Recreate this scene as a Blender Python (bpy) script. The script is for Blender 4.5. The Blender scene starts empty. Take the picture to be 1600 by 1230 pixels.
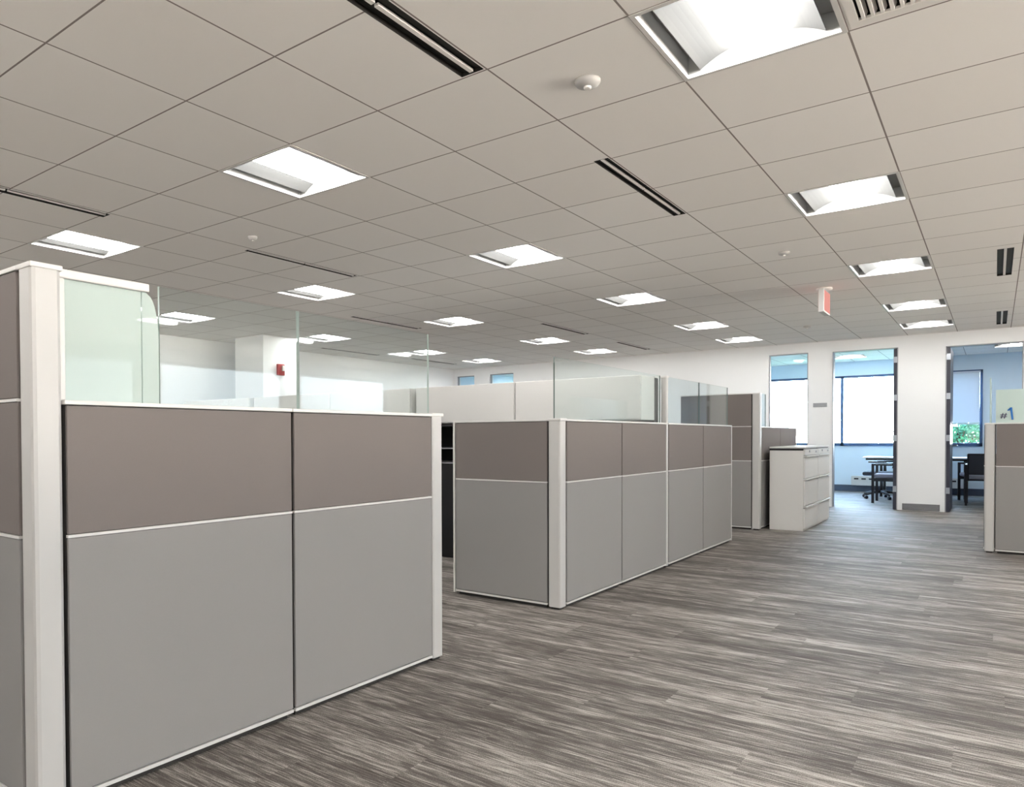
import bpy, bmesh, math, random
from mathutils import Matrix, Vector
random.seed(7)
C = bpy.context.scene.collection
S = bpy.context.scene

# ------------------------------------------------------------------ camera
YAW, PITCH, ROLL = 0.661666605, -0.017363767, -0.004278421
fw = Vector((-math.sin(YAW)*math.cos(PITCH), math.cos(YAW)*math.cos(PITCH), math.sin(PITCH)))
rt = Vector((math.cos(YAW), math.sin(YAW), 0)); up = rt.cross(fw)
r2 = rt*math.cos(ROLL) + up*math.sin(ROLL); u2 = -rt*math.sin(ROLL) + up*math.cos(ROLL)
EYE = 1.137
cd = bpy.data.cameras.new('camera'); cam = bpy.data.objects.new('camera', cd); C.objects.link(cam)
m = Matrix((r2, u2, -fw)).transposed().to_4x4(); m.translation = (0, 0, EYE)
cam.matrix_world = m
cd.sensor_width = 36; cd.lens = 1129.456/1600*36
cd.shift_x = (800-675.664)/1600; cd.shift_y = (703.685-615)/1600
cd.clip_start = 0.05; cd.clip_end = 400
S.camera = cam

# ------------------------------------------------------------------ world and exposure
S.view_settings.view_transform = 'Standard'; S.view_settings.look = 'None'
S.view_settings.gamma = 1; S.view_settings.use_curve_mapping = False
S.view_settings.exposure = -0.08
W = bpy.data.worlds.new('sky'); S.world = W; W.use_nodes = True
nt = W.node_tree; nt.nodes.clear()
wo = nt.nodes.new('ShaderNodeOutputWorld'); bg = nt.nodes.new('ShaderNodeBackground')
tc = nt.nodes.new('ShaderNodeTexCoord'); sp = nt.nodes.new('ShaderNodeSeparateXYZ'); cr = nt.nodes.new('ShaderNodeValToRGB')
# sky from horizon to zenith; below the horizon a bright glow added to light the ceiling
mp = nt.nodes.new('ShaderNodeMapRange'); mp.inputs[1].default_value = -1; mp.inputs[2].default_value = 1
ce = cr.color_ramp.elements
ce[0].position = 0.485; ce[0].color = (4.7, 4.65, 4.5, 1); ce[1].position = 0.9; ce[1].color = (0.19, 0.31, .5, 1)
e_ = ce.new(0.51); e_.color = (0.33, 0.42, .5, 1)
nt.links.new(tc.outputs['Generated'], sp.inputs[0]); nt.links.new(sp.outputs['Z'], mp.inputs[0]); nt.links.new(mp.outputs[0], cr.inputs[0])
# the sky is boosted on the office side, added to brighten the offices and aisle
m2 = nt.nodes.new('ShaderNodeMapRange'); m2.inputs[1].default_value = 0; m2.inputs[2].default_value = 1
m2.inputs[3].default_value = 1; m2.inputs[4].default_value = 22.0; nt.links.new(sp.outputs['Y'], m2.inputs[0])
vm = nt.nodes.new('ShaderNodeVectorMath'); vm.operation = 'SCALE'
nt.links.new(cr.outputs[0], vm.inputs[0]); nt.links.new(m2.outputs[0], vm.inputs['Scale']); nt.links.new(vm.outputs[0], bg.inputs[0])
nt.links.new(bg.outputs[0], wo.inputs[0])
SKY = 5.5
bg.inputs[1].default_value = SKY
LAMP = 62.0            # emission of the troffer baskets
LAMP_COL = (1.0, 0.99, 0.965)

# ------------------------------------------------------------------ materials
def mat(name, col, rough=0.5, spec=0.5, metal=0.0, bump=0.0, scale=400, var=0.0):
    mt = bpy.data.materials.new(name); mt.use_nodes = True; n = mt.node_tree
    b = n.nodes['Principled BSDF']
    b.inputs['Base Color'].default_value = (*col, 1); b.inputs['Roughness'].default_value = rough
    b.inputs['Specular IOR Level'].default_value = spec; b.inputs['Metallic'].default_value = metal
    if bump or var:
        t = n.nodes.new('ShaderNodeTexCoord'); no = n.nodes.new('ShaderNodeTexNoise')
        no.inputs['Scale'].default_value = scale; no.inputs['Detail'].default_value = 3
        n.links.new(t.outputs['Object'], no.inputs[0])
        if bump:
            bp = n.nodes.new('ShaderNodeBump'); bp.inputs['Strength'].default_value = bump; bp.inputs['Distance'].default_value = 0.002
            n.links.new(no.outputs[0], bp.inputs['Height']); n.links.new(bp.outputs[0], b.inputs['Normal'])
        if var:
            mx = n.nodes.new('ShaderNodeMix'); mx.data_type = 'RGBA'
            mx.inputs['A'].default_value = (*[c*(1-var) for c in col], 1); mx.inputs['B'].default_value = (*[min(1, c*(1+var)) for c in col], 1)
            n.links.new(no.outputs[0], mx.inputs['Factor']); n.links.new(mx.outputs['Result'], b.inputs['Base Color'])
    return mt

def emis(name, col, st):
    mt = bpy.data.materials.new(name); mt.use_nodes = True; n = mt.node_tree; n.nodes.clear()
    o = n.nodes.new('ShaderNodeOutputMaterial'); e = n.nodes.new('ShaderNodeEmission')
    e.inputs[0].default_value = (*col, 1); e.inputs[1].default_value = st; n.links.new(e.outputs[0], o.inputs[0])
    return mt

def glass(name, tint, refl=1.0, frost=0.0, fcol=(.75, .85, .8)):
    mt = bpy.data.materials.new(name); mt.use_nodes = True; n = mt.node_tree; n.nodes.clear()
    o = n.nodes.new('ShaderNodeOutputMaterial'); tr = n.nodes.new('ShaderNodeBsdfTransparent'); tr.inputs[0].default_value = (*tint, 1)
    gl = n.nodes.new('ShaderNodeBsdfGlossy'); gl.inputs['Roughness'].default_value = 0.02
    fr = n.nodes.new('ShaderNodeFresnel'); fr.inputs[0].default_value = 1.45
    mu = n.nodes.new('ShaderNodeMath'); mu.operation = 'MULTIPLY'; mu.inputs[1].default_value = refl
    # same reflectance on both faces of the sheet
    gm = n.nodes.new('ShaderNodeNewGeometry'); ir = n.nodes.new('ShaderNodeMapRange')
    ir.inputs[3].default_value = 1.45; ir.inputs[4].default_value = 1/1.45
    n.links.new(gm.outputs['Backfacing'], ir.inputs[0]); n.links.new(ir.outputs[0], fr.inputs[0])
    n.links.new(fr.outputs[0], mu.inputs[0])
    src = tr
    if frost:
        df = n.nodes.new('ShaderNodeBsdfDiffuse'); df.inputs[0].default_value = (*fcol, 1)
        tl = n.nodes.new('ShaderNodeBsdfTranslucent'); tl.inputs[0].default_value = (*fcol, 1)
        m1 = n.nodes.new('ShaderNodeMixShader'); m1.inputs[0].default_value = 0.4
        n.links.new(df.outputs[0], m1.inputs[1]); n.links.new(tl.outputs[0], m1.inputs[2])
        m2 = n.nodes.new('ShaderNodeMixShader'); m2.inputs[0].default_value = frost
        n.links.new(tr.outputs[0], m2.inputs[1]); n.links.new(m1.outputs[0], m2.inputs[2]); src = m2
    mx = n.nodes.new('ShaderNodeMixShader'); n.links.new(mu.outputs[0], mx.inputs[0])
    n.links.new(src.outputs[0], mx.inputs[1]); n.links.new(gl.outputs[0], mx.inputs[2]); n.links.new(mx.outputs[0], o.inputs[0])
    return mt

M = {}
M['white'] = mat('white_metal', (.48, .475, .465), .45, .4)
M['trim'] = mat('trim_white', (.63, .62, .605), .4, .4)
M['upper'] = mat('upper_fabric', (.172, .153, .144), .85, .2, bump=.25, scale=900, var=.08)
M['lower'] = mat('lower_fabric', (.250, .242, .240), .85, .2, bump=.25, scale=900, var=.06)
M['core'] = mat('panel_core', (.04, .038, .036), .7, .2)
M['wall'] = mat('wall_paint', (.80, .815, .825), .75, .2, bump=.1, scale=120)
M['office'] = mat('office_paint', (.68, .79, .88), .75, .2, bump=.1, scale=120)
M['dark'] = mat('dark_metal', (.012, .012, .014), .45, .4)
M['black'] = mat('chair_black', (.012, .013, .018), .5, .4)
M['chairfab'] = mat('chair_fabric', (.05, .055, .07), .9, .2, bump=.3, scale=700)
M['seatfab'] = mat('seat_fabric', (.25, .25, .30), .9, .2, bump=.3, scale=700)
M['slot'] = mat('slot_black', (.02, .019, .017), .6, .2)
M['bar'] = mat('slot_bar', (.80, .78, .75), .45, .3)
M['grey'] = mat('grey_metal', (.30, .31, .33), .4, .5)
M['vent'] = mat('dark_vent', (.13, .13, .14), .5, .3)
M['doorleaf'] = mat('door_dark', (.035, .037, .055), .4, .4)
M['frame_flare'] = mat('window_frame', (.04, .08, .17), .4, .4)  # blue lens flare put into the frame colour
M['chrome'] = mat('hinge_steel', (.38, .41, .46), .3, .5, .6)
M['desk'] = mat('desk_white', (.70, .72, .76), .35, .5)
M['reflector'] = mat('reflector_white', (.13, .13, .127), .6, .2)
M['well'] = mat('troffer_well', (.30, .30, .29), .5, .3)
M['basket'] = emis('basket_glow', LAMP_COL, LAMP)
M['red'] = mat('alarm_red', (.30, .03, .028), .4, .4)
M['lens'] = mat('alarm_lens', (.7, .68, .66), .2, .5)
M['baseb'] = mat('rubber_base', (.06, .075, .11), .6, .3)
M['cab'] = mat('cabinet_paint', (.66, .655, .64), .45, .4)
M['glassedge'] = mat('glass_edge', (.10, .14, .13), .2, .6)
M['paleedge'] = mat('pale_glass_edge', (.38, .46, .43), .2, .6)
M['glass'] = glass('clear_glass', (.955, .985, .982), .65)
M['wglass'] = glass('window_glass', (.96, .985, .99), .8)
M['fill_pane'] = glass('fill_window_glass', (.60, .572, .545), .8)  # tint invented to dim and warm daylight from the added unseen windows
M['frost'] = glass('frosted_glass', (.8, .9, .85), .6, .88, (.66, .745, .715))
M['blind'] = mat('blind_slat', (.62, .66, .72), .5, .3)
M['bark'] = mat('bark', (.10, .08, .06), .9, .1)
M['leaf'] = mat('leaf_green', (.10, .26, .17), .7, .2, var=.3, scale=3)
M['grass'] = mat('grass', (.20, .28, .12), .9, .1, var=.3, scale=1)
M['blue1'] = mat('sign_blue', (.01, .12, .38), .4, .4)
M['hash'] = mat('sign_dark', (.06, .045, .10), .4, .4)
M['exitface'] = emis('exit_glow', (1.0, .42, .36), 0.9)
M['signgrey'] = mat('nameplate_grey', (.32, .34, .36), .5, .4)

def node(n, t, **k):
    o = n.nodes.new(t)
    for a, b in k.items(): setattr(o, a, b)
    return o
def math_(n, op, a, b=None):
    o = n.nodes.new('ShaderNodeMath'); o.operation = op
    for i, v in enumerate((a, b)):
        if v is None: continue
        if isinstance(v, (int, float)): o.inputs[i].default_value = v
        else: n.links.new(v, o.inputs[i])
    return o.outputs[0]

TILE = 0.61; GX = -2.2782; GY = 1.9125; CEIL = 2.659

def ceiling_material():
    mt = bpy.data.materials.new('ceiling_tiles'); mt.use_nodes = True; n = mt.node_tree; b = n.nodes['Principled BSDF']
    b.inputs['Roughness'].default_value = .9; b.inputs['Specular IOR Level'].default_value = .1
    t = node(n, 'ShaderNodeTexCoord'); s = node(n, 'ShaderNodeSeparateXYZ'); n.links.new(t.outputs['Object'], s.inputs[0])
    u = math_(n, 'DIVIDE', math_(n, 'SUBTRACT', s.outputs[0], GX), TILE); v = math_(n, 'DIVIDE', math_(n, 'SUBTRACT', s.outputs[1], GY), TILE)
    def line(w):
        f = math_(n, 'ABSOLUTE', math_(n, 'SUBTRACT', math_(n, 'FRACT', w), .5))
        return math_(n, 'GREATER_THAN', f, .5-.0065)
    ln = math_(n, 'MAXIMUM', line(u), line(v))
    cb = node(n, 'ShaderNodeCombineXYZ'); n.links.new(math_(n, 'FLOOR', u), cb.inputs[0]); n.links.new(math_(n, 'FLOOR', v), cb.inputs[1])
    wn = node(n, 'ShaderNodeTexWhiteNoise'); n.links.new(cb.outputs[0], wn.inputs[0])
    mx = node(n, 'ShaderNodeMix', data_type='RGBA'); n.links.new(wn.outputs['Value'], mx.inputs['Factor'])
    mx.inputs['A'].default_value = (.86, .84, .81, 1); mx.inputs['B'].default_value = (.89, .875, .85, 1)
    m2 = node(n, 'ShaderNodeMix', data_type='RGBA'); n.links.new(ln, m2.inputs['Factor']); n.links.new(mx.outputs['Result'], m2.inputs['A'])
    m2.inputs['B'].default_value = (.27, .24, .225, 1); n.links.new(m2.outputs['Result'], b.inputs['Base Color'])
    no = node(n, 'ShaderNodeTexNoise'); no.inputs['Scale'].default_value = 300; n.links.new(t.outputs['Object'], no.inputs[0])
    bp = node(n, 'ShaderNodeBump'); bp.inputs['Strength'].default_value = .1; bp.inputs['Distance'].default_value = .002
    n.links.new(no.outputs[0], bp.inputs['Height']); n.links.new(bp.outputs[0], b.inputs['Normal'])
    return mt
def carpet_material():
    mt = bpy.data.materials.new('carpet_planks'); mt.use_nodes = True; n = mt.node_tree; b = n.nodes['Principled BSDF']
    b.inputs['Roughness'].default_value = .72; b.inputs['Specular IOR Level'].default_value = .34
    t = node(n, 'ShaderNodeTexCoord'); s = node(n, 'ShaderNodeSeparateXYZ'); n.links.new(t.outputs['Object'], s.inputs[0])
    row = math_(n, 'FLOOR', math_(n, 'DIVIDE', s.outputs[1], .25))
    wr = node(n, 'ShaderNodeTexWhiteNoise', noise_dimensions='1D'); n.links.new(row, wr.inputs['W'])
    xs = math_(n, 'ADD', s.outputs[0], wr.outputs['Value'])
    col = math_(n, 'FLOOR', xs)
    cb = node(n, 'ShaderNodeCombineXYZ'); n.links.new(col, cb.inputs[0]); n.links.new(row, cb.inputs[1])
    wp = node(n, 'ShaderNodeTexWhiteNoise'); n.links.new(cb.outputs[0], wp.inputs[0])
    off = math_(n, 'MULTIPLY', wp.outputs['Value'], 37.0)
    def streak(fx, fy, det, off=off):
        c = node(n, 'ShaderNodeCombineXYZ')
        n.links.new(math_(n, 'ADD', math_(n, 'MULTIPLY', s.outputs[0], fx), off), c.inputs[0])
        n.links.new(math_(n, 'MULTIPLY', s.outputs[1], fy), c.inputs[1])
        if not isinstance(off, float): n.links.new(off, c.inputs[2])
        no = node(n, 'ShaderNodeTexNoise'); no.inputs['Scale'].default_value = 1; no.inputs['Detail'].default_value = det
        no.inputs['Roughness'].default_value = .65
        n.links.new(c.outputs[0], no.inputs[0]); return no.outputs[0]
    a = streak(2.6, 40, 4); d = streak(8, 190, 3); e = streak(1.0, 6.0, 3, 3.0)
    w = math_(n, 'ADD', math_(n, 'MULTIPLY', a, .30), math_(n, 'MULTIPLY', d, .42))
    w = math_(n, 'ADD', w, math_(n, 'MULTIPLY', e, .28))
    fine = node(n, 'ShaderNodeTexNoise'); fine.inputs['Scale'].default_value = 260; n.links.new(t.outputs['Object'], fine.inputs[0])
    w = math_(n, 'ADD', w, math_(n, 'MULTIPLY', math_(n, 'SUBTRACT', fine.outputs[0], .5), .2))
    w = math_(n, 'ADD', w, math_(n, 'MULTIPLY', math_(n, 'SUBTRACT', wp.outputs['Value'], .5), .04))
    r = node(n, 'ShaderNodeValToRGB'); n.links.new(w, r.inputs[0]); el = r.color_ramp.elements
    el[0].position = .41; el[0].color = (.048, .040, .034, 1); el[1].position = .61; el[1].color = (.44, .41, .378, 1)
    k = el.new(.50); k.color = (.118, .105, .095, 1)
    n.links.new(r.outputs[0], b.inputs['Base Color'])
    bp = node(n, 'ShaderNodeBump'); bp.inputs['Strength'].default_value = .5; bp.inputs['Distance'].default_value = .003
    n.links.new(w, bp.inputs['Height']); n.links.new(bp.outputs[0], b.inputs['Normal'])
    return mt
M['ceiling'] = ceiling_material(); M['carpet'] = carpet_material()

# ------------------------------------------------------------------ mesh helpers
def box(bm, x0, x1, y0, y1, z0, z1, mi=0, bev=0.0):
    vs = [bm.verts.new((x, y, z)) for x in (x0, x1) for y in (y0, y1) for z in (z0, z1)]
    idx = [(0, 1, 3, 2), (4, 6, 7, 5), (0, 4, 5, 1), (2, 3, 7, 6), (0, 2, 6, 4), (1, 5, 7, 3)]
    fs = [bm.faces.new([vs[i] for i in f]) for f in idx]
    for f in fs: f.material_index = mi
    if bev:
        es = list({e for f in fs for e in f.edges})
        r = bmesh.ops.bevel(bm, geom=es, offset=bev, segments=2, affect='EDGES', profile=.5)
        for f in r['faces']: f.material_index = mi
    return fs
def prism(bm, pts, axis, a0, a1, mi=0):
    # pts: 2D outline; extruded along axis from a0 to a1
    def P(p, a):
        return {'x': (a, p[0], p[1]), 'y': (p[0], a, p[1]), 'z': (p[0], p[1], a)}[axis]
    A = [bm.verts.new(P(p, a0)) for p in pts]; B = [bm.verts.new(P(p, a1)) for p in pts]
    n = len(pts); f = [bm.faces.new(A[::-1]), bm.faces.new(B)]
    for i in range(n): f.append(bm.faces.new((A[i], A[(i+1) % n], B[(i+1) % n], B[i])))
    for q in f: q.material_index = mi
def tube(bm, pts, r, seg=8, mi=0):
    pts = [Vector(p) for p in pts]; rings = []
    for i, p in enumerate(pts):
        d = (pts[min(i+1, len(pts)-1)] - pts[max(i-1, 0)]).normalized()
        a = d.cross(Vector((0, 0, 1)));
        if a.length < .05: a = d.cross(Vector((1, 0, 0)))
        a.normalize(); b = d.cross(a)
        rr = r[i] if isinstance(r, (list, tuple)) else r
        rings.append([bm.verts.new(p + (a*math.cos(t)+b*math.sin(t))*rr) for t in [2*math.pi*k/seg for k in range(seg)]])
    for A, B in zip(rings, rings[1:]):
        for k in range(seg):
            f = bm.faces.new((A[k], A[(k+1) % seg], B[(k+1) % seg], B[k])); f.smooth = True; f.material_index = mi
    bm.faces.new(rings[0][::-1]).material_index = mi; bm.faces.new(rings[-1]).material_index = mi
def lathe(bm, prof, seg=24, mi=0, cx=0, cy=0):
    rings = [[bm.verts.new((cx+r*math.cos(2*math.pi*k/seg), cy+r*math.sin(2*math.pi*k/seg), z)) for k in range(seg)] for r, z in prof]
    for A, B in zip(rings, rings[1:]):
        for k in range(seg):
            f = bm.faces.new((A[k], A[(k+1) % seg], B[(k+1) % seg], B[k])); f.smooth = True; f.material_index = mi
    bm.faces.new(rings[0][::-1]).material_index = mi; bm.faces.new(rings[-1]).material_index = mi
def link(name, bm, mats, parent=None):
    if not isinstance(mats, (list, tuple)): mats = [mats]
    bmesh.ops.recalc_face_normals(bm, faces=bm.faces)
    me = bpy.data.meshes.new(name); bm.to_mesh(me); bm.free()
    for x in mats: me.materials.append(M[x])
    o = bpy.data.objects.new(name, me); C.objects.link(o)
    if parent: o.parent = parent
    return o
def B(name, boxes, mats, parent=None, bev=0.0):
    bm = bmesh.new()
    for b in boxes: box(bm, *b[:6], b[6] if len(b) > 6 else 0, bev)
    return link(name, bm, mats, parent)
def thing(name, label, cat, loc=(0, 0, 0), rotz=0, group=None):
    o = bpy.data.objects.new(name, None); C.objects.link(o); o.empty_display_size = .1
    o.location = loc; o.rotation_euler = (0, 0, rotz); return tag(o, label, cat, group)
def tag(o, label, cat, group=None, kind=None):
    o['label'] = label; o['category'] = cat
    if group: o['group'] = group
    if kind: o['kind'] = kind
    return o
def struct(o): o['kind'] = 'structure'; return o
def dup(root, loc, rotz=None, label=None, group=None):
    r = root.copy(); C.objects.link(r); r.location = loc
    if rotz is not None: r.rotation_euler = (0, 0, rotz)
    if label: r['label'] = label
    if group: r['group'] = group
    for ch in list(root.children):
        c = ch.copy(); C.objects.link(c); c.parent = r
        for g in list(ch.children):
            d = g.copy(); C.objects.link(d); d.parent = c
    return r

# ------------------------------------------------------------------ room shell
FARY = 13.1; FT = .14; OFFY = 17.0
X0, X1, Y0 = -9.6, 6.5, -6.0
struct(B('floor', [(X0-.3, X1+.3, Y0-.3, OFFY+.3, -.2, 0)], 'carpet'))

lights_in_view = {
 (2, 1): 'large bright ceiling troffer cut off by the top of the photo, nearest of all',
 (-2, 1): 'bright square troffer above the near cubicle, left of centre',
 (-6, 1): 'square troffer above the tall cubicle post at the left edge',
 (2, 5): 'square troffer at upper right, second nearest in the aisle row',
 (-2, 5): 'square troffer above the middle of the photo, over the second cubicle',
 (-6, 5): 'square troffer directly above the white column\'s right side, nearer than the rows behind',
 (-10, 5): 'small leftmost troffer beside the frosted screen, left of the white column',
 (2, 9): 'third nearest troffer in the aisle row, above the exit sign\'s right',
 (-2, 9): 'troffer right of centre, behind the one above the second cubicle',
 (-6, 9): 'troffer behind and right of the one above the white column',
 (-10, 9): 'small troffer just right of the top of the white column',
 (2, 13): 'fourth nearest troffer in the aisle row, second from the far doors',
 (-2, 13): 'small troffer between the exit sign and the short slot diffusers',
 (-6, 13): 'small troffer just below the upper of two short far slot diffusers',
 (-10, 13): 'small troffer left of the high blue glass strips on the far wall',
 (2, 16): 'farthest troffer in the aisle row, right in front of the office doors',
 (-2, 16): 'farthest small troffer above the tall panel beside the file cabinets',
 (-6, 16): 'farthest small troffer below the end of the farthest slot diffuser',
 (-10, 16): 'farthest small troffer directly above the high blue glass strips',
}
LIGHTS = [(i, j) for i in (10, 6, 2, -2, -6, -10) for j in (-7, -3, 1, 5, 9, 13, 16)]
def cell(i, j): return (GX+i*TILE, GX+(i+1)*TILE, GY+j*TILE, GY+(j+1)*TILE)
holes = [cell(i, j) for i, j in LIGHTS]
slots = [  # x0, x1, y0, y1, label
 (-1.790, -1.678, 1.302, 2.512, 'long black slot diffuser cut off by the top edge, nearest of all'),
 (-1.762, -1.678, 3.722, 4.982, 'black slot diffuser right of centre, two tiles long with a white bar'),
 (-4.840, -4.745, 1.28, 2.55, 'black slot diffuser at the left edge above the tall cubicle post'),
 (-4.810, -4.735, 3.71, 4.94, 'slim slot diffuser behind the troffer left of centre, above the near cubicle'),
 (-6.400, -6.300, 6.55, 7.87, 'faint slot diffuser behind the troffer above the white column'),
 (-9.010, -8.920, 8.50, 9.90, 'faint slot diffuser right of the white column near the left wall'),
 (-8.900, -8.800, 10.75, 12.15, 'faintest slot diffuser next to the far left corner of the ceiling'),
 (-4.830, -4.740, 8.57, 9.86, 'short black slot diffuser above the clear glass edge, left one of two'),
 (-4.830, -4.740, 11.03, 12.27, 'short black slot diffuser nearest the white far wall, right one of two'),
 (0.0, 0.11, 7.54, 8.80, 'black slot diffuser near the right edge, nearer one of two there'),
 (0.0, 0.11, 11.30, 12.62, 'small black slot diffuser near the right edge, above the right office door'),
]
GR = (GX+3*TILE+.012, GX+4*TILE-.01, GY+TILE+.01, GY+2*TILE-.012)
holes += [s[:4] for s in slots] + [GR]
def ceiling_mesh(name, xa, xb, ya, yb, hs):
    hs = [h for h in hs if h[0] < xb and h[1] > xa and h[2] < yb and h[3] > ya]
    xs = sorted({xa, xb, *[v for h in hs for v in h[:2]]}); ys = sorted({ya, yb, *[v for h in hs for v in h[2:]]})
    bm = bmesh.new(); V = {}
    def v(a, b):
        if (a, b) not in V: V[a, b] = bm.verts.new((a, b, CEIL))
        return V[a, b]
    for a, a2 in zip(xs, xs[1:]):
        for b, b2 in zip(ys, ys[1:]):
            mx, my = (a+a2)/2, (b+b2)/2
            if any(h[0] < mx < h[1] and h[2] < my < h[3] for h in hs): continue
            bm.faces.new((v(a, b), v(a2, b), v(a2, b2), v(a, b2)))
    r = bmesh.ops.extrude_face_region(bm, geom=bm.faces[:])
    for g in r['geom']:
        if isinstance(g, bmesh.types.BMVert): g.co.z += .02
    return struct(link(name, bm, 'ceiling'))
ceiling_mesh('ceiling', X0-.2, X1+.2, Y0-.2, FARY, holes)

# far wall with openings: (x0, x1, z0, z1)
OPEN = [(-9.50, -9.03, 0, 2.50), (-8.63, -8.03, 0, 2.50), (-3.02, -2.42, 0, 2.50), (-2.067, -1.18, 0, 2.485), (-.586, .305, 0, 2.455)]
def wall_with_holes(name, xa, xb, ya, yb, za, zb, ops, m_):
    xs = sorted({xa, xb, *[v for o in ops for v in o[:2]]}); bx = []
    for a, b in zip(xs, xs[1:]):
        o = [p for p in ops if p[0] <= (a+b)/2 <= p[1]]
        if not o: bx.append((a, b, ya, yb, za, zb)); continue
        o = o[0]
        if o[2] > za: bx.append((a, b, ya, yb, za, o[2]))
        if o[3] < zb: bx.append((a, b, ya, yb, o[3], zb))
    return struct(B(name, bx, m_))
wall_with_holes('wall_far', X0-.2, X1+.2, FARY, FARY+FT, 0, CEIL+.02, OPEN, 'wall')
struct(B('wall_left', [(X0-.2, X0, Y0-.2, FARY, 0, CEIL)], 'wall'))
# unseen sides of the room: window bands with mullions, added to brighten the ceiling
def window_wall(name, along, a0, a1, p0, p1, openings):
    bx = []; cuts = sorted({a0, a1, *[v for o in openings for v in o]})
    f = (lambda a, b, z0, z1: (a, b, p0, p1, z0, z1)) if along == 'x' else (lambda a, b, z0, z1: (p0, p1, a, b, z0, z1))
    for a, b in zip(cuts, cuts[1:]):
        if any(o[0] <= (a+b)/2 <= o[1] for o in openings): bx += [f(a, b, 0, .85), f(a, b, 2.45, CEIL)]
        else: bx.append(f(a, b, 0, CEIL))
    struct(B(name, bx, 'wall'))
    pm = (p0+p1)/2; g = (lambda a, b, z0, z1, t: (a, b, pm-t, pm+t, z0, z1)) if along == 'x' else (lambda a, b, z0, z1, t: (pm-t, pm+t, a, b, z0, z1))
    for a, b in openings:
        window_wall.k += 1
        o = struct(B('window_%d' % window_wall.k, [g(a, b, .85, .90, .03), g(a, b, 2.40, 2.45, .03), g(a, a+.05, .90, 2.40, .03), g(b-.05, b, .90, 2.40, .03)], 'frame_flare'))
        B('pane', [g(a+.05, b-.05, .90, 2.40, .003)], 'fill_pane', o)
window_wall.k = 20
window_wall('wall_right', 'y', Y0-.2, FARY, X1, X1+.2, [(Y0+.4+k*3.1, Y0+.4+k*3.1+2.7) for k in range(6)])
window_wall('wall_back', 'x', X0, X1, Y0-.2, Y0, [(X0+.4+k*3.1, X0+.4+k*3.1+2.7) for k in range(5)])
struct(B('wall_column', [(-9.14, -8.483, 6.86, 7.50, 0, CEIL)], 'wall'))
# offices behind the far wall
OY = FARY+FT
olights = [(-3.55, 14.0), (-2.55, 15.6), (-.04, 15.30), (2.2, 14.6), (-8.9, 15.0), (-6.4, 15.0)]
oh = [(x, x+TILE, y, y+TILE) for x, y in olights]
ceiling_mesh('ceiling_offices', X0-.2, X1+.2, FARY, OFFY+.2, oh)
OWIN = [(-9.3, -7.6, .93, 2.37), (-6.9, -4.6, .93, 2.37), (-3.95, -1.30, .93, 2.37), (-1.00, -.19, .93, 2.37), (1.4, 3.2, .93, 2.37)]
wall_with_holes('wall_windows', X0-.2, X1+.2, OFFY, OFFY+.2, 0, CEIL+.02, OWIN, 'office')
for k, x in enumerate((-9.6-.1, -7.3, -4.35, -1.14, 1.05, 6.5)):
    struct(B('wall_office_%d' % (k+1), [(x, x+.1, OY, OFFY, 0, CEIL)], 'office'))
for k, (a, b) in enumerate(((-4.25, -1.14), (-1.04, 1.05))):
    struct(B('baseboard_office_%d' % (k+1), [(a, b, OFFY-.015, OFFY-.001, 0, .13)], 'baseb'))
# exterior windows
for k, (a, b, z0, z1) in enumerate(OWIN):
    w = .045; y0, y1 = OFFY-.02, OFFY+.05
    bx = [(a, b, y0, y1, z0, z0+w+.02), (a, b, y0, y1, z1-w, z1), (a, a+w, y0, y1, z0, z1), (b-w, b, y0, y1, z0, z1)]
    if k in (0, 1): bx.append(((a+b)/2-.02, (a+b)/2+.02, y0, y1, z0, z1))
    if k == 2: bx += [(-2.53, -2.475, y0, y1, z0, z1)]
    o = struct(B('window_%d' % (k+1), bx, 'frame_flare'))
    B('pane', [(a+w, b-w, OFFY+.01, OFFY+.016, z0+w, z1-w)], 'wglass', o)
# interior glass sidelights and door frames of the far wall
for k, (a, b, z0, z1) in enumerate(OPEN):
    w = .018
    if k < 3:
        o = struct(B('window_%d' % (k+6), [(a, a+w, FARY+.03, FARY+.08, 0, z1), (b-w, b, FARY+.03, FARY+.08, 0, z1), (a+w, b-w, FARY+.03, FARY+.08, z1-w, z1), (a+w, b-w, FARY+.03, FARY+.08, 0, .05)], 'grey'))
        B('pane', [(a+w, b-w, FARY+.05, FARY+.058, .05, z1-w)], 'wglass', o)
    else:
        o = struct(B('door_%d' % (k-2), [(a, a+.012, FARY-.008, OY+.008, 0, z1), (b-.012, b, FARY-.008, OY+.008, 0, z1), (a, b, FARY-.008, OY+.008, z1-.012, z1)], 'grey'))
        if k == 3: lx0, lx1 = b-.058, b-.014
        else: lx0, lx1 = a+.014, a+.058
        B('door_leaf', [(lx0, lx1, FARY+.005, FARY+.86, .006, z1-.02)], 'doorleaf', o)
        sx = -1 if k == 3 else 1
        for hz in (.32, 1.10, 1.72, 2.30):
            B('hinge', [((lx0+lx1)/2-.024, (lx0+lx1)/2+.024, FARY-.004, FARY+.004, hz-.045, hz+.045)], 'chrome', o)
        xl = lx0 if sx < 0 else lx1
        bm = bmesh.new(); tube(bm, [(xl, FARY+.79, .98), (xl+sx*.06, FARY+.79, .98), (xl+sx*.06, FARY+.68, .98)], .011); link('door_handle', bm, 'chrome', o)
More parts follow.
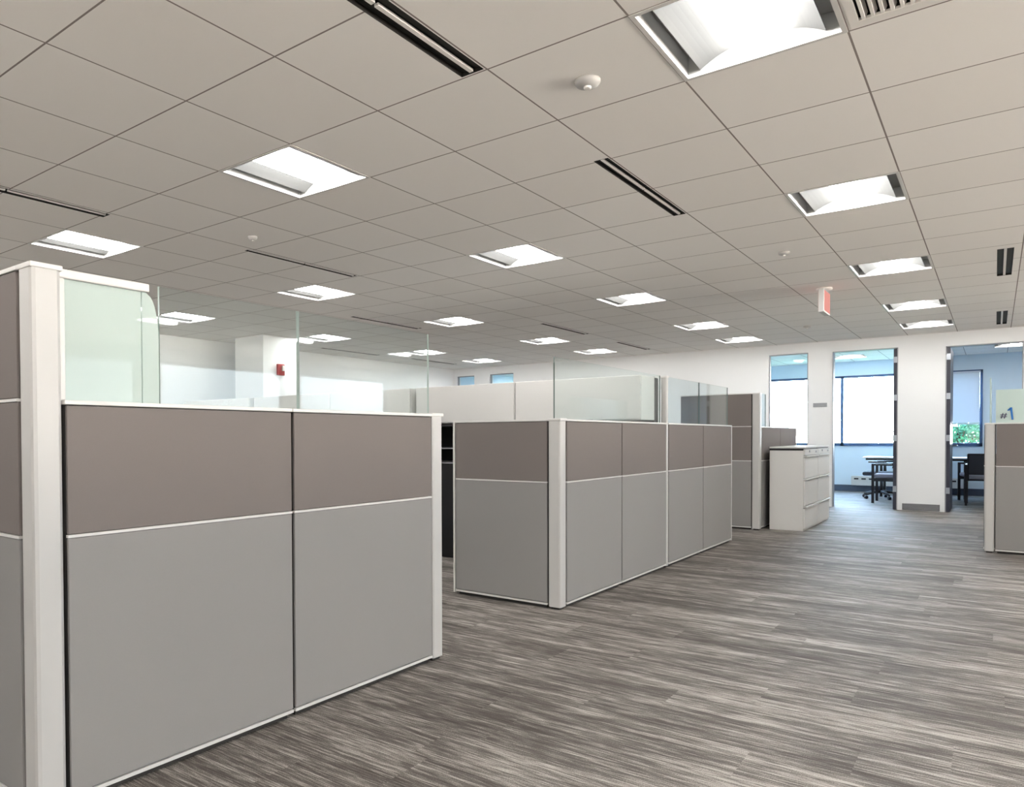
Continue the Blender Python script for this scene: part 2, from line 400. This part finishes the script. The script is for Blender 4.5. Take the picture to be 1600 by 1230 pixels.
# blind in the right office window
bl = thing('window_blind', 'pale horizontal slat blind half lowered in the right office window', 'blind', (-.595, OFFY-.05, 1.345))
bm = bmesh.new(); z = .03
while z < .97:
    prism(bm, [(-.006, z-.002), (-.004, z-.002), (.006, z+.024), (.004, z+.024)], 'x', -.36, .36); z += .022
link('slats', bm, 'blind', bl); B('bottom_rail', [(-.36, .36, -.012, .012, 0, .022)], 'blind', bl); B('head_rail', [(-.37, .37, -.02, .02, .965, 1.0)], 'blind', bl)

# outside
gr = struct(B('ground_outside', [(-80, 80, OFFY+.4, 160, -1.2, -1.0)], 'grass'))
def tree(x, y, h, r, seed, label):
    rnd = random.Random(seed)
    t = thing('tree', label, 'tree', (x, y, -1.0), 0, 'trees outside the office windows')
    bm = bmesh.new(); tube(bm, [(0, 0, 0), (.05, 0, h*.4), (0, .05, h*.75)], [.16, .12, .06])
    for k in range(5):
        a = k*1.256; tube(bm, [(0, 0, h*.4), (math.cos(a)*r*.5, math.sin(a)*r*.5, h*.7)], [.06, .03])
    link('trunk', bm, 'bark', t)
    bm = bmesh.new(); bl_ = [(rnd.uniform(-.6, .6)*r, rnd.uniform(-.6, .6)*r, h*.68+rnd.uniform(-.32, .3)*r*1.1, r*rnd.uniform(.3, .5)) for _ in range(16)]
    for cx, cy, cz, rr in bl_:
        for _ in range(170):
            d = Vector((rnd.gauss(0, 1), rnd.gauss(0, 1), rnd.gauss(0, 1))).normalized()*rr*rnd.uniform(.7, 1.05)
            p = Vector((cx, cy, cz))+d; s = rnd.uniform(.05, .11)
            a = Vector((rnd.gauss(0, 1), rnd.gauss(0, 1), rnd.gauss(0, 1))).normalized(); b = a.cross(d).normalized()
            bm.faces.new([bm.verts.new(p+a*s), bm.verts.new(p+b*s*.5), bm.verts.new(p-a*s), bm.verts.new(p-b*s*.5)])
    link('crown', bm, 'leaf', t)
tree(-1.25, 38, 3.3, 1.5, 1, 'blurred blue-green tree outside below the half lowered blind')
tree(-.55, 45, 3.5, 1.6, 5, 'tree crown behind and right of another outside the blind window')
tree(-6.0, 90, 3.6, 2.6, 2, 'pale far tree outside the large window of the left office')

# ------------------------------------------------------------------ troffers
def make_light():
    t = thing('ceiling_light', '', 'ceiling light', (0, 0, CEIL))
    h = TILE/2
    bm = bmesh.new(); f = .018
    for a in ((-h, h, -h, -h+f), (-h, h, h-f, h), (-h, -h+f, -h+f, h-f), (h-f, h, -h+f, h-f)): box(bm, *a, -.003, .012)
    link('frame', bm, 'trim', t)
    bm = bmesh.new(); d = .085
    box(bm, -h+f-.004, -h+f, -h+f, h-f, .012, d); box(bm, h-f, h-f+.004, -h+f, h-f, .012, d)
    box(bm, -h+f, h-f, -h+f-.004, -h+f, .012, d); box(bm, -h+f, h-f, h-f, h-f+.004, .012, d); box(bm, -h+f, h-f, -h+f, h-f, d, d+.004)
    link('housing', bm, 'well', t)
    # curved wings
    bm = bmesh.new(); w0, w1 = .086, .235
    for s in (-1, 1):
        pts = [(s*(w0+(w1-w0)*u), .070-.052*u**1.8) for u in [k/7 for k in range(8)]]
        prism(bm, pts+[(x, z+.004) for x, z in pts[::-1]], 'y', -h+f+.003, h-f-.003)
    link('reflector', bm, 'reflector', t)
    bm = bmesh.new(); n = 9
    pts = [(.082*math.cos(math.pi*k/(n-1)), .055-.058*math.sin(math.pi*k/(n-1))) for k in range(n)]
    prism(bm, pts, 'y', -h+f+.004, h-f-.004)
    link('lamp_basket', bm, 'basket', t)
    return t
proto = make_light(); first = True
for (i, j) in LIGHTS:
    x, y = GX+(i+.5)*TILE, GY+(j+.5)*TILE
    lb = lights_in_view.get((i, j)); g = 'troffers in the ceiling grid'
    if not lb: lb = 'square ceiling troffer outside the frame, over or behind the camera'; g = 'troffers out of the frame'
    if first: proto.location = (x, y, CEIL); proto['label'] = lb; proto['group'] = g; first = False
    else: dup(proto, (x, y, CEIL), None, lb, g)
for (x, y), lb in zip(olights, ('troffer in the left office seen through the narrow sidelight', 'troffer in the left office seen at the top of the left doorway', 'troffer in the right office seen at the top of the right doorway', 'troffer in the office beyond the right doorway', 'troffer behind the leftmost high glass strip', 'troffer in the office behind the cubicles')):
    dup(proto, (x+TILE/2, y+TILE/2, CEIL), None, lb, 'troffers in the offices')

# slot diffusers
for (a, b, c, d, lb) in slots:
    t = thing('slot_diffuser', lb, 'air vent', ((a+b)/2, (c+d)/2, CEIL), 0, 'slot diffusers in the ceiling')
    w, l = (b-a)/2, (d-c)/2
    B('slot_back', [(-w, w, -l, l, .030, .034), (-w, -w+.003, -l, l, 0, .03), (w-.003, w, -l, l, 0, .03), (-w, w, -l, -l+.003, 0, .03), (-w, w, l-.003, l, 0, .03)], 'slot', t)
    bw = w*.17
    for s in (-1, 1):
        B('slot_bar', [(-bw, bw, (-l+.01 if s < 0 else .008), (-.008 if s < 0 else l-.01), .001, .012)], 'bar', t)
    B('vane', [(-w+.004, -bw-.004, -l+.004, l-.004, .016, .020), (bw+.004, w-.004, -l+.004, l-.004, .016, .020)], 'slot', t)
# return grille
t = thing('return_grille', 'white louvred air grille at the top right corner of the photo', 'air vent', ((GR[0]+GR[1])/2, (GR[2]+GR[3])/2, CEIL))
h = (GR[1]-GR[0])/2; k = (GR[3]-GR[2])/2
B('frame', [(-h, h, -k, -k+.045, -.002, .01), (-h, h, k-.045, k, -.002, .01), (-h, -h+.03, -k+.045, k-.045, -.002, .01), (h-.03, h, -k+.045, k-.045, -.002, .01)], 'bar', t)
bm = bmesh.new(); x = -h+.045
while x < h-.04:
    prism(bm, [(x-.005, .0), (x+.006, .0), (x+.014, .022), (x+.004, .022)], 'y', -k+.045, k-.045); x += .03
link('louvres', bm, 'bar', t); B('duct_back', [(-h+.03, h-.03, -k+.04, k-.04, .045, .05), (-h+.026, -h+.03, -k+.04, k-.04, .01, .05), (h-.03, h-.026, -k+.04, k-.04, .01, .05), (-h+.03, h-.03, -k+.036, -k+.04, .01, .05), (-h+.03, h-.03, k-.04, k-.036, .01, .05)], 'slot', t)
# small round ceiling devices
for x, y, r, lb, nm, ct in ((-1.385, 2.867, .055, 'round white smoke detector right of the nearest slot diffuser', 'smoke_detector', 'smoke detector'),
                    (-4.431, 3.495, .035, 'small white sprinkler cover behind the troffer left of centre', 'sprinkler_cover', 'sprinkler'),
                    (-1.39, 6.525, .045, 'small white sprinkler cover in front of the exit sign', 'sprinkler_cover', 'sprinkler'),
                    (-2.071, 11.122, .05, 'small white sprinkler cover farthest away, behind the exit sign', 'sprinkler_cover', 'sprinkler')):
    t = thing(nm, lb, ct, (x, y, CEIL))
    bm = bmesh.new(); lathe(bm, [(r, 0), (r, -.008), (r*.85, -.02), (r*.3, -.026)]); link('housing', bm, 'white', t)
    bm = bmesh.new(); lathe(bm, [(r*.3, -.0265), (r*.3, -.034), (r*.15, -.036)], 12); link('sensor', bm, 'bar', t)
# exit sign
t = thing('exit_sign', 'white and pink exit sign hanging edge-on from the ceiling over the aisle', 'sign', (-1.40, 8.37, CEIL))
bm = bmesh.new(); lathe(bm, [(.075, 0), (.075, -.018), (.03, -.024)]); link('mount', bm, 'bar', t)
B('housing', [(-.026, .026, -.17, .17, -.265, -.03)], 'white', t, .004)
for s in (-1, 1): B('lit_face', [((.0265 if s > 0 else -.0285), (.0285 if s > 0 else -.0265), -.155, .155, -.25, -.045)], 'exitface', t)['label'] = 'pink glowing face'
# fire alarm strobe
t = thing('fire_alarm', 'small red fire alarm strobe on the white column', 'alarm', (-8.483, 7.17, 2.165))
B('back_box', [(0, .045, -.062, .062, -.085, .085)], 'red', t, .006)
B('strobe_lens', [(.045, .07, .0, .05, -.02, .06)], 'lens', t, .004)['label'] = 'white lens'
# nameplate
t = thing('wall_nameplate', 'small grey nameplate on the white pillar left of the left doorway', 'sign', (-2.243, FARY-.001, 1.64))
B('plate', [(-.10, .10, -.010, 0, -.032, .032)], 'signgrey', t, .002); B('plate_insert', [(-.085, .085, -.013, -.0095, -.02, .02)], 'grey', t)
# base grille between doors
t = thing('wall_grille', 'dark low air grille at the foot of the wall between the doorways', 'air vent', (-.88, FARY-.001, .012))
B('frame', [(-.235, .235, -.016, 0, 0, .095)], 'vent', t, .003)
B('louvres', [(-.225, .225, -.02, -.015, .012+.018*k, .018+.018*k) for k in range(5)], 'grey', t)

# ------------------------------------------------------------------ partitions
LOW, TALL = 1.257, 1.663; TH = .045
def panel(p0, direction, length, tiers, label, group, glass_=(), end=(), name='partition_panel', gmat='glass'):
    """p0: base start point (centre line). direction 'y' -> outer face towards +X; 'x' -> outer face towards -Y"""
    top = tiers[-1]
    rz = math.pi/2 if direction == 'y' else 0
    t = thing(name, label, 'partition panel', (p0[0], p0[1], 0), rz, group)
    g = .005
    B('panel_frame', [(g, length-g, -TH+.012, TH-.012, .02, top-.014)], 'core', t)
    B('plinth', [(.02, length-.02, -TH+.022, TH-.022, .0, .02)], 'core', t)
    zs = [.040] + list(tiers[:-1]) + [top-.014]
    names = {2: ['lower_tile', 'upper_tile'], 3: ['lower_tile', 'middle_tile', 'upper_tile']}[len(tiers)]
    for k in range(len(tiers)):
        z0 = zs[k] + (.006 if k else 0); z1 = zs[k+1] - (.006 if k < len(tiers)-1 else .003)
        for s in (-1, 1):
            y0, y1 = (-TH, -TH+.0115) if s < 0 else (TH-.0115, TH)
            B(names[k], [(g+.001, length-g-.001, y0, y1, z0, z1)], 'lower' if k == 0 else 'upper', t, .0025)
    for z in tiers[:-1]:
        B('trim_strip', [(g, length-g, -TH-.0015, -TH+.0115, z-.0045, z+.0045), (g, length-g, TH-.0115, TH+.0015, z-.0045, z+.0045)], 'trim', t)
    B('base_rail', [(g, length-g, -TH-.001, -TH+.0115, .024, .036), (g, length-g, TH-.0115, TH+.001, .024, .036)], 'trim', t)
    B('top_cap', [(0, length, -TH-.002, TH+.002, top-.0135, top)], 'trim', t, .002)
    for e in end:
        x = (length, length+.016) if e > 0 else (-.016, 0)
        B('end_trim', [(x[0], x[1], -TH-.002, TH+.002, .015, top)], 'trim', t, .002)
    for (a, b, z1, gm, *em) in glass_:
        bm = bmesh.new(); fs = box(bm, a, b, -.005, .005, top+.0005, z1)
        mats = [gm, em[0] if em else 'glassedge']
        for f in fs:
            n = f.normal if f.normal.length else None
            f.normal_update()
            if abs(f.normal.x) > .9: f.material_index = 1
        link('glass_screen', bm, mats, t)
    return t
def post(x, y, top, label, group='partition posts', w=.09):
    t = thing('partition_post', label, 'post', (x, y, 0), 0, group); h = w/2
    b = .014; pts = [(-h+b, -h), (h-b, -h), (h-.004, -h+.004), (h, -h+b), (h, h-b), (h-b, h), (-h+b, h), (-h, h-b), (-h, -h+b), (-h+.004, -h+.004)]
    bm = bmesh.new(); prism(bm, pts, 'z', .016, top-.016); link('column', bm, 'white', t)
    B('foot', [(-h+.015, h-.015, -h+.015, h-.015, 0, .016)], 'core', t)
    B('post_cap', [(-h-.003, h+.003, -h-.003, h+.003, top-.016, top)], 'trim', t, .003)
    return t
XC = -2.285
LT = (.838, LOW); TT = (.838, LOW, TALL)
# near cubicle
post(XC, 1.003, TALL, 'tall white corner post at the left edge, nearest of all')
panel((-3.26, 1.003), 'x', .925, TT, 'tall brown and grey partition panel at the left edge of the photo', 'near cubicle panels')
p = panel((XC, 1.052), 'y', .905, LT, 'nearest low partition panel right of the tall corner post', 'near cubicle panels', [(.345, .972, TALL, 'glass', 'paleedge')])
# frosted screen on it
B('screen_rail', [(0, .305, -.013, .013, TALL-.028, TALL), (0, .02, -.013, .013, LOW+.001, TALL-.028)], 'trim', p, .004)
B('frosted_screen', [(.021, .277, -.004, .004, LOW+.001, TALL-.029)], 'frost', p)['label'] = 'frosted glass screen'
bm = bmesh.new(); L0, L1, zt = .281, .342, TALL-.029
pts = [(L0, LOW+.001), (L1, LOW+.001), (L1, zt-.16)] + [(L0+(L1-L0)*math.cos(a)**.7 if math.cos(a) > 0.001 else L0+.018, zt-.16+.16*math.sin(a)) for a in [math.pi/2*k/8 for k in range(1, 8)]] + [(L0+.015, zt), (L0, zt)]
prism(bm, pts, 'y', -.004, .004); link('curved_screen', bm, 'frost', p)['label'] = 'frosted glass screen with a rounded corner'
panel((XC, 1.959), 'y', .915, LT, 'low partition panel between the nearest one and the aisle gap', 'near cubicle panels', [(.073, .94, TALL, 'glass', 'paleedge')])
post(XC, 2.92, LOW+.004, 'low white end post of the near cubicle, beside the gap')
# second cubicle
post(XC, 4.277, LOW+.004, 'low white front corner post of the second cubicle')
panel((-3.09, 4.277), 'x', .758, LT, 'low partition panel of the second cubicle, left of its white corner post', 'second cubicle panels', end=(-1,))
Z = [(4.324, .900), (5.226, .938)]
panel((XC, 4.324), 'y', .900, LT, 'first low aisle panel right of the second cubicle\'s corner post', 'second cubicle panels', [(-.09, 1.80, TALL, 'glass')])
panel((XC, 5.226), 'y', .938, LT, 'second low aisle panel, just left of the slim tall white post', 'second cubicle panels')
post(XC+.019, 6.192, TALL, 'slim tall white post in the middle of the second cubicle\'s aisle side', w=.052)
panel((XC, 6.220), 'y', .945, LT, 'third low aisle panel, just right of the slim tall white post', 'second cubicle panels', [(.0, .945, TALL, 'glass')])
panel((XC, 7.167), 'y', .945, LT, 'last low aisle panel of the second cubicle, nearest the far offices', 'second cubicle panels', [(.003, .945, TALL, 'glass')], end=(1,))
# cross partition with overhead bins
for k, (a, b) in enumerate(((-3.56, -2.335), (-4.76, -3.565), (-6.02, -4.83), (-7.40, -6.025), (-8.95, -7.49))):
    lb = ['tall cross partition behind the right half of the clear glass', 'tall cross partition left of the second cubicle\'s slim post', 'tall cross partition seen through the near glass, right of the column',
          'tall cross partition seen through the near glass, in front of the column', 'tall cross partition farthest left, behind the frosted screen'][k]
    panel((a, 6.195), 'x', b-a, TT, lb, 'cross partitions under the overhead bins')
    t = thing('overhead_bin', ['white overhead bin directly behind the clear glass of the second cubicle', 'white overhead bin above the dark gap between the two cubicles',
               'white overhead bin seen through the near glass, right half', 'white overhead bin seen through the near glass below the column', 'white overhead bin farthest left, seen above the near cubicle'][k],
              'overhead bin', ((a+b)/2, 5.83, 1.28), 0, 'white overhead bins')
    w = (b-a)/2-.003
    B('bin_body', [(-w, w, .012, .312, 0, .375)], 'trim', t, .004)
    B('flipper_door', [(-w+.004, w-.004, 0, .011, .008, .372)], 'trim', t, .003)
    B('door_pull', [(-w*.3, w*.3, -.008, 0, .004, .012)], 'grey', t)
panel((-4.795, 4.30), 'y', 1.84, LT, 'low spine partition behind the white bins, left of the gap', 'cross partitions under the overhead bins')
t = thing('shelf_cabinet', 'dark open shelf cabinet glimpsed in the gap between the two cubicles', 'shelf', (-4.33, 5.80, 0))
B('carcass', [(-.40, -.385, -.3, .3, 0, 1.26), (.385, .40, -.3, .3, 0, 1.26), (-.385, .385, .285, .3, 0, 1.26), (-.385, .385, -.3, .285, 1.245, 1.26), (-.385, .385, -.3, .285, 0, .03)], 'dark', t)
for z in (.89, 1.03): B('shelf', [(-.383, .383, -.3, .283, z, z+.010)], 'grey', t)
B('door', [(-.382, .382, -.318, -.301, .03, .88)], 'dark', t)
t = thing('desk', 'pale worktop inside the second cubicle behind its low panels', 'desk', (-3.1, 5.72, 0))
B('desktop', [(-.78, .76, -.3, .4, .71, .74)], 'desk', t, .004)
for x in (-.74, .70): B('desk_leg', [(x, x+.03, -.25, .35, 0, .709)], 'grey', t)

# third cubicle
post(XC, 9.345, TALL, 'tall white post of the third cubicle beside the file cabinets')
panel((-3.20, 9.345), 'x', .868, TT, 'tall dark grey partition panel left of the file cabinets', 'third cubicle panels')
panel((XC, 9.392), 'y', .96, LT, 'low partition panel behind the nearer file cabinet', 'third cubicle panels', [(.0, .36, TALL, 'glass')])
panel((XC, 10.354), 'y', .96, LT, 'low partition panel behind the farther file cabinet, near the narrow sidelight', 'third cubicle panels', end=(1,))
# lateral files
def cabinet(x, y, L, label):
    t = thing('file_cabinet', label, 'cabinet', (x, y, 0), 0, 'white lateral file cabinets'); D = .375
    B('cabinet_body', [(-D, 0, 0, L, .0, .978)], 'cab', t, .003)
    B('cabinet_top', [(-D-.002, .016, -.002, L+.0015, .990, 1.010)], 'trim', t, .002)
    B('gap_shade', [(-D-.0008, -.0006, -.0014, .008, .964, .9895), (-D+.004, -.002, .003, L-.003, .978, .990)], 'dark', t)  # dark strip paints the shadow gap below the top; recess filler behind
    for z0, z1 in ((.030, .300), (.306, .630), (.636, .905)):
        dr = B('drawer', [(.0005, .016, .006, L-.006, z0, z1-.030)], 'cab', t, .002)
        B('drawer_pull', [(.0005, .034, .008, L-.008, z1-.020, z1-.002)], 'trim', dr, .002)
    B('top_rail', [(.0005, .016, .006, L-.006, .912, .976)], 'trim', t, .002)
    B('lock', [(.016, .022, L*.3, L*.3+.035, .94, .965)], 'grey', t)
    B('label_holder', [(.016, .020, L*.8, L*.8+.06, .93, .955)], 'grey', t)
cabinet(-1.80, 9.50, .80, 'white lateral file cabinet beside the aisle, the nearer of the pair')
cabinet(-1.80, 10.307, .80, 'white lateral file cabinet beside the aisle, the farther of the pair')

# right cubicle
post(-.040, 8.845, LOW+.0, 'low white corner post of the cubicle at the right edge', w=.078)
for k, lb in enumerate(('low dark grey partition panel at the right edge of the photo', 'low partition panel beyond the right edge, next to the visible one')):
    panel((.002+k*.92, 8.845), 'x', .915, LT, lb, 'right cubicle panels', [(.0, .915, 1.575, 'frost')])
panel((-.040, 8.886), 'y', .93, LT, 'low aisle side panel of the right cubicle', 'right cubicle panels', [(-.08, .93, 1.69, 'frost', 'frost')])
panel((-.040, 9.820), 'y', .93, LT, 'low aisle side panel at the far end of the right cubicle', 'right cubicle panels', [(.005, .93, 1.69, 'frost', 'frost')], end=(1,))
# number sign on the glass
t = thing('number_sign', 'small blue and black #1 sign on the frosted screen at the right edge', 'sign', (.036, 8.836, 1.285))
bm = bmesh.new()
for s in (0, .024):
    prism(bm, [(.002+s, .012), (.010+s, .012), (.024+s, .064), (.016+s, .064)], 'y', -.003, 0)
for z in (.026, .044): prism(bm, [(-.002, z), (.050, z), (.052, z+.007), (0, z+.007)], 'y', -.0035, -.0005)
link('hash_mark', bm, 'hash', t)
bm = bmesh.new(); prism(bm, [(.084, 0), (.098, 0), (.088, .118), (.074, .118), (.052, .092), (.055, .084), (.074, .092)], 'y', -.0035, 0)
link('numeral', bm, 'blue1', t)

# ------------------------------------------------------------------ office furniture
def desk(x0, x1, y0, y1, label):
    t = thing('desk', label, 'desk', ((x0+x1)/2, (y0+y1)/2, 0), 0, 'office desks'); w, d = (x1-x0)/2, (y1-y0)/2
    B('desktop', [(-w, w, -d, d, .715, .740)], 'desk', t, .003)
    B('desk_frame', [(-w+.05, w-.05, -d+.05, -d+.08, .68, .7145), (-w+.05, w-.05, d-.08, d-.05, .68, .7145)], 'dark', t)
    for sx in (-1, 1):
        for sy in (-1, 1):
            x, y = sx*(w-.30 if sx < 0 else w-.06), sy*(d-.08)
            B('leg', [(x-.02, x+.02, y-.02, y+.02, 0, .679)], 'dark', t)
desk(-1.98, -1.16, 15.75, 16.45, 'white desk with dark legs in the left office below the window')
desk(-.72, .85, 15.85, 16.50, 'white desk in the right office below the blind')

def guest_chair(x, y, rz, label):
    t = thing('guest_chair', label, 'chair', (x, y, 0), rz, 'black office guest chairs')
    # faces +Y locally; square side frames
    for s in (-1, 1):
        X = s*.27
        bm = bmesh.new()
        for b in ((.23, .27, .0, .665), (-.27, -.23, 0, .665)): box(bm, X-.014, X+.014, b[0], b[1], b[2], b[3])
        box(bm, X-.018, X+.018, -.23, .23, .635, .665); box(bm, X-.012, X+.012, -.23, .23, .37, .424)
        link('side_frame', bm, 'black', t)
    B('seat', [(-.25, .25, -.24, .25, .426, .49)], 'seatfab', t, .02)
    bm = bmesh.new()
    pts = [(-.22, .50), (-.25, .66), (-.27, .82), (-.295, .82), (-.29, .66), (-.26, .50)]
    prism(bm, [(a, b) for a, b in pts], 'x', -.235, .235); link('backrest', bm, 'chairfab', t)
    for s in (-1, 1):
        bm = bmesh.new(); tube(bm, [(s*.245, -.235, .40), (s*.245, -.275, .65), (s*.245, -.292, .83)], .013); link('back_post', bm, 'black', t)
    bm = bmesh.new(); tube(bm, [(-.25, -.292, .83), (.25, -.292, .83)], .014); link('back_rail', bm, 'black', t)
guest_chair(-1.38, 14.48, math.pi/2, 'black square framed guest chair seen side-on in the left office doorway')
guest_chair(-.10, 14.82, 0, 'black guest chair with its back to the aisle in the right doorway')
guest_chair(-.20, 15.50, math.pi*.5+.2, 'black guest chair side-on behind the other in the right doorway')
def swivel(x, y, rz, label):
    t = thing('swivel_chair', label, 'chair', (x, y, 0), rz)
    base = bpy.data.objects.new('base', None)
    for k in range(5):
        a = 2*math.pi*k/5
        bm = bmesh.new(); tube(bm, [(0, 0, .13), (math.cos(a)*.15, math.sin(a)*.15, .12), (math.cos(a)*.31, math.sin(a)*.31, .075)], [.03, .022, .015])
        lg = link('base_arm', bm, 'black', t)
        bm = bmesh.new(); cx, cy = math.cos(a)*.31, math.sin(a)*.31
        tube(bm, [(cx-.02*math.sin(a), cy+.02*math.cos(a), .031), (cx+.02*math.sin(a), cy-.02*math.cos(a), .031)], .03, 12); link('caster', bm, 'black', lg)
    bm = bmesh.new(); tube(bm, [(0, 0, .10), (0, 0, .42)], .026); link('gas_lift', bm, 'dark', t)
    B('seat', [(-.25, .25, -.24, .25, .42, .49)], 'chairfab', t, .025)
    bm = bmesh.new(); prism(bm, [(-.21, .56), (-.25, .72), (-.25, .88), (-.28, .88), (-.285, .72), (-.25, .56)], 'x', -.22, .22); link('backrest', bm, 'chairfab', t)
    bm = bmesh.new(); tube(bm, [(0, -.1, .43), (0, -.27, .45), (0, -.29, .7)], .02); link('back_stem', bm, 'black', t)
    for s in (-1, 1):
        bm = bmesh.new(); tube(bm, [(s*.22, 0, .43), (s*.29, 0, .48), (s*.29, 0, .66), (s*.29, .14, .67), (s*.29, -.12, .67)], .015); link('armrest', bm, 'black', t)
    bpy.data.objects.remove(base)
swivel(-1.62, 15.30, 1.45, 'black swivel chair on casters behind the guest chair in the left office')
def heater(x, y, w, label):
    t = thing('baseboard_heater', label, 'heater', (x, y, .13), 0, 'low white heaters')
    B('heater_case', [(-w, w, -.09, 0, .0, .19)], 'trim', t, .006)
    B('outlet_slot', [(-w+.05+k*.13, -w+.13+k*.13, -.094, -.089, .12, .15) for k in range(int((2*w-.1)/.13))], 'dark', t)
heater(-1.95, OFFY-.002, .37, 'low white slotted heater at the window wall of the left office')
heater(-.62, OFFY-.002, .22, 'low white slotted heater at the window wall of the right office')
